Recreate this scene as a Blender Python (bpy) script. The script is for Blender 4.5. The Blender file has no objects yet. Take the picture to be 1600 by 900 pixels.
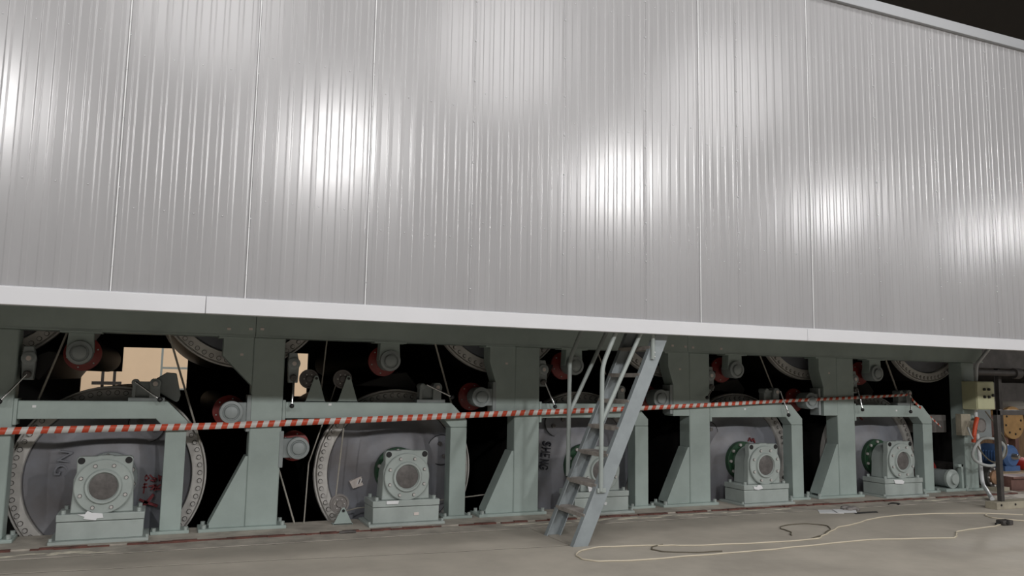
import bpy, math, random
from mathutils import Vector, Matrix
random.seed(7)
S = bpy.context.scene
COL = S.collection
PI = math.pi

# ------------------------------------------------------------------ camera
def make_camera():
    cam = bpy.data.cameras.new('camera'); cam.sensor_width = 36.0; cam.lens = 36.0*1250/1600
    cam.clip_end = 300
    o = bpy.data.objects.new('camera', cam); COL.objects.link(o)
    yaw, pitch, roll = math.radians(23.0577), math.radians(6.625), math.radians(0.9774)
    f = Vector((math.sin(yaw)*math.cos(pitch), math.cos(yaw)*math.cos(pitch), math.sin(pitch)))
    r = Vector((math.cos(yaw), -math.sin(yaw), 0)); u = r.cross(f)
    r2 = r*math.cos(roll)+u*math.sin(roll); u2 = -r*math.sin(roll)+u*math.cos(roll)
    m = Matrix((r2, u2, -f)).transposed().to_4x4(); m.translation = Vector((0, -8.393, 1.5))
    o.matrix_world = m
    S.camera = o
make_camera()

# ------------------------------------------------------------------ world, lamps, exposure
w = bpy.data.worlds.new('world'); S.world = w; w.use_nodes = True
w.node_tree.nodes['Background'].inputs[0].default_value = (0.9, 0.95, 1.0, 1)
w.node_tree.nodes['Background'].inputs[1].default_value = 0.015
S.view_settings.view_transform = 'Standard'; S.view_settings.look = 'None'
S.view_settings.gamma = 1.0; S.view_settings.use_curve_mapping = False
S.view_settings.exposure = 0.2

def lamp(x, y, z, power, r=0.33, tilt=0.0, cone=164):
    l = bpy.data.lights.new('hall_or_fill_lamp', 'SPOT'); l.energy = power; l.shadow_soft_size = r
    l.spot_size = math.radians(cone); l.spot_blend = 0.25; l.color = (1.0, 0.982, 0.97)
    o = bpy.data.objects.new('hall_or_fill_lamp', l); COL.objects.link(o); o.location = (x, y, z)
    o.rotation_euler = (tilt, 0, 0)
for x, pw in ((-13.5,1300), (-4.6,1300), (4.1,1700), (13.2,1700), (22.3,1000), (31.4,1000)):   # far row of high-bay lamps over the front aisle
    lamp(x, -17.5, 8.0, pw, tilt=math.radians(14))
for x in (-5.1, 0.3, 5.7, 11.1):                 # near row
    lamp(x, -9.4, 8.0, 340, r=1.25, tilt=math.radians(6))
for x in (-4.5, 1.5, 7.5):                         # added fill row near the machine, unseen; brightens the floor
    lamp(x, -3.9, 8.2, 200, r=0.5)
for x in (-3.0, 6.0, 15.0, 24.0):                        # aisle on the far side of the machine
    lamp(x, 7.6, 7.0, 1500)

# ------------------------------------------------------------------ materials
MATS = {}
def mat(name, col, rough=0.5, metal=0.0, var=0.0, vscale=6.0, col2=None, bump=0.0, bscale=40.0, stretch=None, coat=0.0, spec=0.5):
    m = bpy.data.materials.new(name); m.use_nodes = True
    nt = m.node_tree; b = nt.nodes['Principled BSDF']
    b.inputs['Base Color'].default_value = (*col, 1)
    b.inputs['Roughness'].default_value = rough; b.inputs['Metallic'].default_value = metal
    b.inputs['Specular IOR Level'].default_value = spec
    if coat: b.inputs['Coat Weight'].default_value = coat; b.inputs['Coat Roughness'].default_value = 0.15
    tc = nt.nodes.new('ShaderNodeTexCoord'); mp = nt.nodes.new('ShaderNodeMapping')
    nt.links.new(tc.outputs['Object'], mp.inputs[0])
    if stretch: mp.inputs['Scale'].default_value = stretch
    n = nt.nodes.new('ShaderNodeTexNoise'); n.inputs['Scale'].default_value = vscale
    n.inputs['Detail'].default_value = 6; n.inputs['Roughness'].default_value = 0.62
    nt.links.new(mp.outputs[0], n.inputs['Vector'])
    if var or col2:
        cr = nt.nodes.new('ShaderNodeValToRGB')
        c2 = col2 if col2 else tuple(max(0, c*(1-var)) for c in col)
        c1 = col if col2 else tuple(min(1, c*(1+var*0.6)) for c in col)
        cr.color_ramp.elements[0].position = 0.36; cr.color_ramp.elements[0].color = (*c2, 1)
        cr.color_ramp.elements[1].position = 0.62; cr.color_ramp.elements[1].color = (*c1, 1)
        nt.links.new(n.outputs['Fac'], cr.inputs[0]); nt.links.new(cr.outputs[0], b.inputs['Base Color'])
    if bump:
        n2 = nt.nodes.new('ShaderNodeTexNoise'); n2.inputs['Scale'].default_value = bscale
        n2.inputs['Detail'].default_value = 3
        nt.links.new(mp.outputs[0], n2.inputs['Vector'])
        bp = nt.nodes.new('ShaderNodeBump'); bp.inputs['Strength'].default_value = bump; bp.inputs['Distance'].default_value = 0.01
        nt.links.new(n2.outputs['Fac'], bp.inputs['Height']); nt.links.new(bp.outputs[0], b.inputs['Normal'])
    MATS[name] = m
    return m

mat('panel', (0.358, 0.356, 0.364), rough=0.205, metal=0.05, var=0.04, vscale=0.8, bump=0.02, bscale=1.0, stretch=(4, 1, 0.7), spec=0.5)
mat('rooftrim', (0.36, 0.37, 0.385), rough=0.4, var=0.03, vscale=1.2)
mat('trim', (0.66, 0.665, 0.69), rough=0.45, var=0.03, vscale=1.2)
mat('green', (0.335, 0.40, 0.375), rough=0.48, var=0.10, vscale=2.2, bump=0.05, bscale=60)
mat('ladder', (0.285, 0.32, 0.335), rough=0.45, var=0.10, vscale=5)
mat('rail', (0.33, 0.37, 0.355), rough=0.42, var=0.08, vscale=5)
mat('tread', (0.34, 0.31, 0.285), rough=0.8, var=0.25, vscale=9)
mat('bearing', (0.37, 0.415, 0.395), rough=0.42, var=0.10, vscale=4)
mat('cap', (0.27, 0.30, 0.30), rough=0.42, var=0.10, vscale=6)
mat('disc', (0.13, 0.12, 0.115), rough=0.45, metal=0.2, var=0.3, vscale=10)
mat('head', (0.225, 0.235, 0.265), rough=0.4, col2=(0.165, 0.155, 0.16), vscale=1.3, bump=0.1, bscale=9)
mat('headrust', (0.20, 0.185, 0.175), rough=0.5, var=0.3, vscale=3)
mat('flange', (0.58, 0.56, 0.53), rough=0.5, var=0.15, vscale=4, metal=0.1)
mat('bolt', (0.52, 0.50, 0.48), rough=0.45, metal=0.1)
mat('gap', (0.07, 0.065, 0.06), rough=0.7)  # for the rings round bolt heads: shadow put into the colour
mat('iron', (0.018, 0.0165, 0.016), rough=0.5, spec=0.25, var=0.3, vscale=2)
mat('rubber', (0.004, 0.0038, 0.0038), rough=0.6, spec=0.1)
mat('red', (0.23, 0.022, 0.018), rough=0.45, var=0.12, vscale=5)
mat('hubgreen', (0.026, 0.075, 0.038), rough=0.45, var=0.2, vscale=8)
mat('black', (0.012, 0.012, 0.013), rough=0.4)
mat('chrome', (0.62, 0.62, 0.62), rough=0.22, metal=0.9)
mat('rope', (0.34, 0.32, 0.28), rough=0.85, var=0.1, vscale=40)
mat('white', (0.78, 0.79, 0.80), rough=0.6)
mat('sticker', (0.66, 0.59, 0.55), rough=0.6)
mat('concrete', (0.405, 0.37, 0.315), rough=0.75, var=0.16, vscale=0.9, bump=0.12, bscale=30)
mat('mortar', (0.40, 0.365, 0.315), rough=0.85, var=0.28, vscale=3.5, bump=0.3, bscale=18)
mat('plaster', (0.62, 0.58, 0.47), rough=0.9, var=0.25, vscale=8)
mat('redlead', (0.13, 0.05, 0.038), rough=0.7, var=0.35, vscale=7)
mat('pit', (0.05, 0.045, 0.04), rough=0.8)
mat('dark_inside', (0.012, 0.0115, 0.011), rough=0.85, var=0.3)  # near-black so the machine's inside reads as shaded; shade put into colour
mat('beige', (0.62, 0.47, 0.32), rough=0.85, var=0.05, vscale=0.6)
mat('ceil', (0.012, 0.012, 0.013), rough=0.9)
mat('cable', (0.60, 0.54, 0.42), rough=0.6)
mat('darkcable', (0.12, 0.105, 0.075), rough=0.6)
mat('pipe', (0.62, 0.64, 0.65), rough=0.4)
mat('hose', (0.40, 0.42, 0.41), rough=0.5)
mat('orange', (0.62, 0.085, 0.03), rough=0.4)
mat('cabinet', (0.53, 0.53, 0.34), rough=0.45, var=0.05)
mat('steel', (0.055, 0.05, 0.047), rough=0.55, var=0.3, vscale=5)
mat('rust', (0.26, 0.15, 0.085), rough=0.7, var=0.35, vscale=9)
mat('rustred', (0.16, 0.085, 0.07), rough=0.7, var=0.3, vscale=4)
mat('blue', (0.07, 0.145, 0.32), rough=0.4, var=0.1)
mat('yellow', (0.42, 0.25, 0.10), rough=0.6, var=0.15)
mat('wood', (0.55, 0.42, 0.27), rough=0.8, var=0.15, vscale=5)
mat('plank', (0.20, 0.125, 0.07), rough=0.8, var=0.25, vscale=5, stretch=(4,4,0.6))
mat('footbeige', (0.34, 0.31, 0.24), rough=0.7, var=0.2)
mat('markred', (0.20, 0.03, 0.035), rough=0.7)
mat('ink', (0.045, 0.045, 0.055), rough=0.7)
mat('signred', (0.55, 0.04, 0.03), rough=0.5)
mat('faint', (0.175, 0.18, 0.20), rough=0.5)

def tape_mat():
    m = bpy.data.materials.new('tape'); m.use_nodes = True; nt = m.node_tree; b = nt.nodes['Principled BSDF']
    b.inputs['Roughness'].default_value = 0.35
    uv = nt.nodes.new('ShaderNodeUVMap'); sx = nt.nodes.new('ShaderNodeSeparateXYZ')
    nt.links.new(uv.outputs[0], sx.inputs[0])
    a = nt.nodes.new('ShaderNodeMath'); a.operation = 'MULTIPLY_ADD'
    nt.links.new(sx.outputs[1], a.inputs[0]); a.inputs[1].default_value = -0.02; nt.links.new(sx.outputs[0], a.inputs[2])
    d = nt.nodes.new('ShaderNodeMath'); d.operation = 'DIVIDE'; nt.links.new(a.outputs[0], d.inputs[0]); d.inputs[1].default_value = 0.109
    f = nt.nodes.new('ShaderNodeMath'); f.operation = 'FRACT'; nt.links.new(d.outputs[0], f.inputs[0])
    g = nt.nodes.new('ShaderNodeMath'); g.operation = 'GREATER_THAN'; nt.links.new(f.outputs[0], g.inputs[0]); g.inputs[1].default_value = 0.5
    mx = nt.nodes.new('ShaderNodeMix'); mx.data_type = 'RGBA'
    mx.inputs[6].default_value = (0.66, 0.64, 0.61, 1); mx.inputs[7].default_value = (0.60, 0.085, 0.04, 1)
    nt.links.new(g.outputs[0], mx.inputs[0]); nt.links.new(mx.outputs[2], b.inputs['Base Color'])
    MATS['tape'] = m
tape_mat()

# ------------------------------------------------------------------ builders
def tag(o, label=None, cat=None, group=None, kind=None):
    if label: o['label'] = label
    if cat: o['category'] = cat
    if group: o['group'] = group
    if kind: o['kind'] = kind
    return o
def empty(name, loc, label=None, cat=None, group=None):
    o = bpy.data.objects.new(name, None); COL.objects.link(o); o.location = loc; o.empty_display_size = 0.1
    return tag(o, label, cat, group)
def copy_tree(o, parent=None):
    c = o.copy(); COL.objects.link(c)
    if parent: c.parent = parent
    for ch in list(o.children): copy_tree(ch, c)
    return c

class MB:
    def __init__(s): s.v = []; s.f = []
    def add(s, vs, fs):
        n = len(s.v); s.v += [tuple(v) for v in vs]; s.f += [tuple(i+n for i in f) for f in fs]; return s
    def box(s, x0, x1, y0, y1, z0, z1):
        return s.add([(x0,y0,z0),(x1,y0,z0),(x1,y1,z0),(x0,y1,z0),(x0,y0,z1),(x1,y0,z1),(x1,y1,z1),(x0,y1,z1)],
                     [(3,2,1,0),(4,5,6,7),(0,1,5,4),(1,2,6,5),(2,3,7,6),(3,0,4,7)])
    def prism(s, poly, y0, y1):                       # polygon in x,z extruded along y
        a = sum(poly[i][0]*poly[(i+1)%len(poly)][1]-poly[(i+1)%len(poly)][0]*poly[i][1] for i in range(len(poly)))
        if a < 0: poly = poly[::-1]
        n = len(poly)
        vs = [(x,y0,z) for x,z in poly]+[(x,y1,z) for x,z in poly]
        fs = [tuple(range(n)), tuple(range(2*n-1,n-1,-1))]+[(i,i+n,(i+1)%n+n,(i+1)%n) for i in range(n)]
        return s.add(vs, fs)
    def prismx(s, poly, x0, x1):                      # polygon in y,z extruded along x
        n = len(poly)
        vs = [(x0,y,z) for y,z in poly]+[(x1,y,z) for y,z in poly]
        return s.add(vs, [tuple(range(n)), tuple(range(2*n-1,n-1,-1))]+[(i,i+n,(i+1)%n+n,(i+1)%n) for i in range(n)])
    def lathe(s, prof, c=(0,0), n=48, axis='y'):      # prof = [(y, r)], around the y axis through (x, z) = c
        rings = []; vs = []; fs = []
        for y, r in prof:
            if r < 1e-6: rings.append([len(vs)]); vs.append((c[0], y, c[1]))
            else:
                rings.append(list(range(len(vs), len(vs)+n)))
                vs += [(c[0]+r*math.cos(2*PI*k/n), y, c[1]+r*math.sin(2*PI*k/n)) for k in range(n)]
        for a, b in zip(rings, rings[1:]):
            for k in range(n):
                k2 = (k+1) % n
                if len(a) == 1 and len(b) == 1: continue
                if len(a) == 1: fs.append((a[0], b[k], b[k2]))
                elif len(b) == 1: fs.append((a[k2], a[k], b[0]))
                else: fs.append((a[k2], a[k], b[k], b[k2]))
        if axis == 'x': vs = [(y, -x, z) for x, y, z in vs]
        if axis == 'z': vs = [(x, -z, y) for x, y, z in vs]
        return s.add(vs, fs)
    def cyl(s, x, z, r, y0, y1, n=24):
        return s.lathe([(y0,0),(y0,r),(y1,r),(y1,0)], (x,z), n)
    def tube(s, pts, r, n=8, closed=False):
        pts = [Vector(p) for p in pts]; rings = []; vs = []; fs = []
        up = None
        for i, p in enumerate(pts):
            a = pts[max(0,i-1)]; b = pts[min(len(pts)-1,i+1)]
            t = (b-a).normalized()
            if up is None:
                up = Vector((0,0,1)) if abs(t.z) < 0.9 else Vector((1,0,0))
            u = (up - t*up.dot(t)).normalized(); w_ = t.cross(u); up = u
            rings.append(len(vs))
            vs += [p+(u*math.cos(2*PI*k/n)+w_*math.sin(2*PI*k/n))*r for k in range(n)]
        for i in range(len(rings)-1):
            for k in range(n):
                fs.append((rings[i]+k, rings[i]+(k+1)%n, rings[i+1]+(k+1)%n, rings[i+1]+k))
        fs.append(tuple(range(n-1,-1,-1))); fs.append(tuple(rings[-1]+k for k in range(n)))
        return s.add(vs, fs)
    def ball(s, c, r, n=12, m=8, sc=(1,1,1)):
        vs = []; fs = []
        prof = [(math.cos(PI*i/m), math.sin(PI*i/m)) for i in range(m+1)]
        t = MB().lathe([(-a*r, max(b*r, 0)) for a, b in prof], (0,0), n)
        return s.add([(c[0]+x*sc[0], c[1]+y*sc[1], c[2]+z*sc[2]) for x,y,z in t.v], t.f)
    def build(s, name, m, parent=None, bevel=0.0, seg=2, at=None, smooth=40):
        off = Vector((0,0,0))
        if parent is not None and at == 'world':
            q = parent
            while q: off += q.location; q = q.parent
        me = bpy.data.meshes.new(name); me.from_pydata([tuple(Vector(v)-off) for v in s.v], [], s.f)
        me.materials.append(MATS[m]); me.polygons.foreach_set('use_smooth', [True]*len(me.polygons))
        me.set_sharp_from_angle(angle=math.radians(smooth)); me.update()
        o = bpy.data.objects.new(name, me); COL.objects.link(o)
        if parent is not None: o.parent = parent
        if bevel:
            b = o.modifiers.new('bevel', 'BEVEL'); b.width = bevel; b.segments = seg; b.limit_method = 'ANGLE'; b.angle_limit = math.radians(40)
        return o

def spline(pts, k=8):
    out = []; P = [Vector(p) for p in pts]
    for i in range(len(P)-1):
        a = P[max(0,i-1)]; b = P[i]; c = P[i+1]; d = P[min(len(P)-1,i+2)]
        for j in range(k):
            t = j/k
            out.append(0.5*((2*b)+(c-a)*t+(2*a-5*b+4*c-d)*t*t+(3*b-a-3*c+d)*t**3))
    out.append(P[-1]); return out

# ------------------------------------------------------------------ setting: floor, pit, walls, ceiling
def structure(o): o['kind'] = 'structure'; return o
FX0, FX1 = -14.0, 46.0
def slab(name, pts, z, m, th=0.25):
    n = len(pts); b = MB()
    b.add([(x,y,z) for x,y in pts]+[(x,y,z-th) for x,y in pts],
          [tuple(range(n)), tuple(range(2*n-1,n-1,-1))]+[(i,i+n,(i+1)%n+n,(i+1)%n) for i in range(n)])
    return b.build(name, m)
def seam2(x):   # the wandering joint in the floor left of the ladder
    return -1.2-0.092*(x+1.06)+0.012*math.sin(2.1*x)+0.006*math.sin(7*x+1)
xs = [FX0]+[-3+0.25*i for i in range(27)]
ln = [(x, seam2(x) if x > -4 else -0.95) for x in xs]; xe, ye = ln[-1]
G = 0.015
fb = MB()
structure(slab('floor', [(FX0,-34)]+[(FX1,-34),(FX1,-0.725),(xe+0.02,-0.725),(xe+0.015,ye-G)]+[(x,y-G) for x,y in ln[::-1]], 0.0, 'concrete'))
structure(slab('floor', [(x,y+G) for x,y in ln]+[(xe+0.008,ye+G),(xe+0.008,-0.725),(FX0,-0.725)], 0.0, 'concrete'))
structure(slab('floor', [(FX0,-0.692),(11.6,-0.695),(11.6,-0.36),(FX0,-0.36)], 0.002, 'mortar'))
structure(slab('floor', [(11.603,-0.7245),(FX1,-0.7245),(FX1,30),(11.603,30)], 0.0, 'concrete'))
structure(slab('floor', [(FX0,5.2),(11.6,5.2),(11.6,30),(FX0,30)], 0.0, 'concrete'))
structure(slab('floor', [(FX0,-0.355),(11.6,-0.355),(11.6,0.27),(FX0,0.27)], 0.015, 'mortar', 1.3))
structure(slab('floor', [(FX0,0.26),(11.6,0.26),(11.6,5.25),(FX0,5.25)], -1.2, 'pit'))
structure(slab('floor', [(FX0,-34),(FX1,-34),(FX1,-0.3),(FX0,-0.3)], -0.004, 'pit', 0.1))
# red-lead painted grout edge, uneven
rb = MB(); x = -2.4
while x < 11.4:
    dx = 0.05+0.13*random.random(); y0 = -0.372-0.03*random.random()
    if random.random() < 0.9: rb.box(x, x+dx, y0, -0.34, 0.0, 0.012+0.008*random.random())
    x += dx
structure(rb.build('trim_1', 'redlead'))
pb = MB()
for x0, x1, dens in ((-1.4,-0.45,16),(3.4,7.2,34),(9.2,11.0,16)):
    for k in range(dens):
        x = random.uniform(x0,x1); l = random.uniform(0.04,0.16); y = random.uniform(-0.56,-0.47) if x > 0 else random.uniform(-0.62,-0.50)
        pb.ball((x,y,0.002), 1.0, 8, 4, (l, 0.012+0.012*random.random(), 0.004))
tag(pb.build('plaster_splashes', 'plaster'), 'pale dried plaster splashes along the floor edge before the frames', 'plaster', kind='stuff')

structure(MB().box(FX0, FX1, 16.0, 16.3, -0.02, 11).build('wall_back', 'beige'))
structure(MB().box(FX1, FX1+0.3, -34, 16.3, -0.02, 11).build('wall_right', 'beige'))
structure(MB().box(FX0, FX1, -34, 16.3, 11, 11.2).build('ceiling', 'ceil'))

# ------------------------------------------------------------------ hood of ribbed sheet panels
HY = -1.8; HZ0, HZ1 = 2.08, 5.88
hood = empty('dryer_hood', (4.0, HY, 1.975), 'tall silver ribbed sheet metal hood enclosing the top of the machine', 'machine hood')
JX = [-3.27,-2.32,-1.37,-0.419,0.532,1.484,2.412,3.325,4.225,4.869,5.351,6.326,7.316,8.276,9.235,10.2,11.16,12.1]
def panel(x0, x1, strong):
    wdt = x1-x0; n = max(3, round(wdt/0.104)); p = wdt/n
    prof = [(x0, 0.0)]
    for k in range(n):
        c = x0+(k+0.5)*p+random.uniform(-0.002,0.002)
        ja, jb_ = random.uniform(-0.0005,0.0005), random.uniform(-0.0005,0.0005)
        for dx, h in ((-0.0275,0),(-0.0245,0),(-0.0215,0.0004),(-0.0185,0.0016),(-0.0155,0.0028),(-0.0125,0.0032),(-0.010,0.0032),(0.010,0.0032),(0.0125,0.0032),(0.0155,0.0028),(0.0185,0.0016),(0.0215,0.0004),(0.0245,0),(0.0275,0)):
            prof.append((c+dx, h+(ja if dx < 0 else jb_)))
    bh = 0.0085 if strong else 0.004; bc, bw_ = x1-0.009, 0.0085
    prof += [(bc-bw_-0.002,0.0)]+[(bc-bw_*math.cos(PI*k/8), bh*math.sin(PI*k/8)) for k in range(9)]
    tw = random.uniform(-0.0025,0.0025)          # sheets hang very slightly out of true
    zs = [HZ0, 2.9, 3.7, 4.5, 5.2, HZ1]; bow = [0]+[random.uniform(-0.003,0.003) for _ in range(4)]+[0]
    vs = []; fs = []; m = len(prof)
    for z, bw in zip(zs, bow):
        for x, h in prof:
            u = (x-x0)/wdt
            vs.append((x, HY-h+tw*(u-0.5)+bw*math.sin(PI*u), z))
    for r in range(len(zs)-1):
        for i in range(m-1): fs.append((r*m+i, r*m+i+1, (r+1)*m+i+1, (r+1)*m+i))
    o = MB().add(vs, fs).build('panel', 'panel', hood, at='world', smooth=60)
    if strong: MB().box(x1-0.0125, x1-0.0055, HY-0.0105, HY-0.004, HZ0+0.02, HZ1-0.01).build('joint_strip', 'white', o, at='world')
    sc = MB()
    for zi in range(3):
        zc = 2.75+1.2*zi+0.15*((len(hood.children)) % 2)
        for k in range(0, n, 2):
            sc.ball((x0+(k+1.0)*p, HY-0.001, zc), 0.0055, 6, 4)
    for zi in range(10): sc.ball((x1-0.009, HY-0.008, 2.3+0.38*zi), 0.007, 6, 4)
    sc.build('screws', 'trim', o, at='world')['kind'] = 'stuff'
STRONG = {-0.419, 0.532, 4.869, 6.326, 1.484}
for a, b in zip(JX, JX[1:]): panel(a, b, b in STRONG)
for a, b in ((-3.3,0.235),(0.238,6.2),(6.203,12.1)):      # bottom trim lengths
    MB().prismx([(HY-0.035,1.975),(HY-0.035,2.103),(HY-0.004,2.112),(HY+0.06,2.112),(HY+0.06,1.975)], a, b).build('bottom_trim', 'trim', hood, bevel=0.004, at='world')
MB().prismx([(HY-0.05,5.865),(HY-0.05,5.995),(HY+0.02,6.005),(HY+0.3,6.005),(HY+0.3,5.865)], -3.3, 12.1).build('roof_trim', 'rooftrim', hood, bevel=0.004, at='world')
MB().box(-3.3,12.1,HY+0.05,6.4,5.95,6.0).build('roof_sheet', 'panel', hood, at='world')
MB().box(-3.3,12.1,6.3,6.36,1.975,5.95).build('rear_wall', 'dark_inside', hood, at='world')
MB().box(12.06,12.1,HY+0.02,6.36,2.16,5.95).build('end_wall', 'panel', hood, at='world')
MB().box(-3.3,-3.26,HY+0.02,6.36,2.16,5.95).build('end_wall', 'panel', hood, at='world')
# walkway inside the hood (hatch left open for the stair)
wk = MB().box(-3.2,3.35,HY+0.07,-0.02,2.155,2.19).box(5.35,11.9,HY+0.07,-0.02,2.155,2.19).box(3.35,5.35,-0.95,-0.02,2.155,2.19)
wk.build('walkway_floor', 'dark_inside', hood, at='world')

# ------------------------------------------------------------------ overhead beams
def stick(b_parent, x, z, y=-0.004, wd=0.035, h=0.024, m='sticker'):
    MB().box(x-wd/2, x+wd/2, y-0.002, y+0.004, z-h/2, z+h/2).build('sticker', m, b_parent, at='world')
def beam(x0, x1, label, st):
    r = empty('overhead_beam', ((x0+x1)/2, 0.1, 1.9), label, 'steel beam')
    MB().box(x0, x1, 0.0, 0.24, 1.9, 2.3).build('web_plate', 'green', r, bevel=0.006, at='world')
    MB().box(x0, x1, -0.006, 0.3, 1.892, 1.906).build('bottom_flange', 'green', r, at='world')
    for x, z in st: stick(r, x, z)
beam(-3.2, 0.786, 'grey-green overhead beam segment at left, ending above the second upright', ((0.532,1.964),(0.738,1.972)))
beam(0.789, 5.988, 'grey-green overhead beam segment in the middle, crossing behind the stair', ((0.848,1.975),(5.757,1.971),(5.948,1.963)))
beam(5.991, 11.35, 'grey-green overhead beam segment at right, above the two rightmost bearings', ((6.064,1.957),(6.497,1.954)))

# ------------------------------------------------------------------ machine frames
def bolt_mesh(r=0.018, h=0.03):
    b = MB(); n = 6
    b.add([(r*math.cos(2*PI*k/n), r*math.sin(2*PI*k/n), z) for z in (0,h) for k in range(n)],
          [tuple(range(n-1,-1,-1)), tuple(range(n,2*n))]+[(i,(i+1)%n,(i+1)%n+n,i+n) for i in range(n)])
    b.cyl(0,0,0,0,0,3) if False else None
    me = bpy.data.meshes.new('bolt'); me.from_pydata(b.v, [], b.f); me.materials.append(MATS['bearing']); return me
BOLT = bolt_mesh()
def put(name, me, parent, loc, rot=(0,0,0), sc=1):
    o = bpy.data.objects.new(name, me); COL.objects.link(o); o.parent = parent; o.location = loc; o.rotation_euler = rot
    o.scale = (sc,sc,sc); return o
def frame(xr, label, arm_to=None, corbel='b', stickers=(), brace=True, wid=0.31):
    xl = xr-wid
    r = empty('machine_frame', (xr-wid/2, 0.1, 0.015), label, 'steel frame', 'grey-green machine frames')
    w_ = lambda m, n, mt='green', bv=0.006: m.build(n, mt, r, bevel=bv, at='world')
    L = lambda x,y,z: (x-(xr-wid/2), y-0.1, z-0.015)
    w_(MB().box(xl, xr, 0.0, 0.22, 0.04, 1.892), 'column', bv=0.012)
    bl = xl-(0.42 if brace else 0.06)
    w_(MB().box(bl, xr+0.085, -0.05, 0.26, 0.012, 0.045), 'base_plate')
    for bx in (bl+0.05, xr+0.05):
        for by in (-0.01, 0.2): put('anchor_bolt', BOLT, r, L(bx, by, 0.045), sc=1.2)
    if brace:
        for y0 in (0.012, 0.19):
            w_(MB().prism([(xl+0.002,0.045),(xl+0.002,0.72),(xl-0.02,0.72),(xl-0.325,0.09),(xl-0.325,0.045)], y0, y0+0.02), 'gusset', bv=0.002)
        w_(MB().prism([(xl-0.02,0.72),(xl-0.335,0.068),(xl-0.318,0.068),(xl-0.003,0.72)], 0.032, 0.19), 'gusset_flange', bv=0.002)
    if corbel == 'a':
        w_(MB().prism([(xl,1.892),(xl-0.285,1.892),(xl-0.285,1.70),(xl,1.41)], 0.004, 0.03), 'corbel', bv=0.003)
        w_(MB().prism([(xl-0.265,1.892),(xl-0.285,1.892),(xl-0.285,1.70),(xl,1.41),(xl,1.44),(xl-0.265,1.71)], 0.03, 0.2), 'corbel_flange', bv=0.003)
        w_(MB().box(xl-0.33, xl, 0.0, 0.22, 1.872, 1.891), 'corbel_cap', bv=0.003)
    if corbel == 'b':
        w_(MB().prism([(xl+0.002,1.892),(xl-0.31,1.892),(xl-0.31,1.71),(xl-0.235,1.48),(xl-0.24,1.105),(xl+0.002,1.105)], 0.004, 0.03), 'corbel', bv=0.003)
        w_(MB().prism([(xl-0.29,1.892),(xl-0.31,1.892),(xl-0.31,1.71),(xl-0.235,1.48),(xl-0.215,1.48),(xl-0.29,1.71)], 0.03, 0.2), 'corbel_flange', bv=0.003)
        w_(MB().box(xl-0.36, xl, 0.0, 0.22, 1.872, 1.891), 'corbel_cap', bv=0.003)
        w_(MB().box(xl-0.24, xl-0.22, 0.03, 0.2, 1.105, 1.48), 'corbel_rib', bv=0.003)
    if arm_to:
        x0 = xr; x1 = arm_to; pw = 0.187; zt, zb = 1.25, 1.085; c = 0.185
        w_(MB().box(xr, xr+0.03, 0.0, 0.2, zb-0.05, zt+0.02), 'mounting_plate', bv=0.003)
        w_(MB().prism([(x0+0.03,zb),(x0+0.03,zt),(x1-c,zt),(x1,zt-c),(x1,zb-0.1),(x1-pw,zb-0.1),(x1-pw-0.09,zb)], 0.012, 0.185), 'arm')
        w_(MB().box(x1-pw, x1, 0.012, 0.185, 0.04, zb-0.102), 'post')
        w_(MB().box(x1-pw-0.075, x1+0.075, -0.03, 0.22, 0.012, 0.042), 'base_plate')
        for bx in (x1-pw-0.045, x1+0.045): put('anchor_bolt', BOLT, r, L(bx, 0.0, 0.042), sc=1.0)
    for x, z in stickers: stick(r, x, z, 0.002 if z > 1.3 else 0.009, 0.03, 0.022, 'white' if z < 1.3 else 'sticker')
    return r
frame(-1.25, 'grey-green machine frame cut by the left edge of the picture', 0.2, None, ((-1.09,1.199),))
frame(1.085, 'grey-green machine frame left of the twin pulleys, with a sharply tapered corbel', 3.065, 'a', ((1.558,1.227),(0.666,1.715)))
frame(3.94, 'grey-green machine frame directly left of the stair', 5.41, 'b', ((3.523,1.695),))
frame(6.315, 'grey-green machine frame just right of the stair', 7.82, 'b', ((5.869,1.680),(6.868,1.19)))
frame(8.74, 'grey-green machine frame in front of the rightmost dryer', 10.235, 'b', ((8.298,1.679),(9.536,1.175)))
lastf = frame(11.15, 'grey-green end upright carrying the yellow control box', None, None, (), brace=False, wid=0.27)

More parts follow.
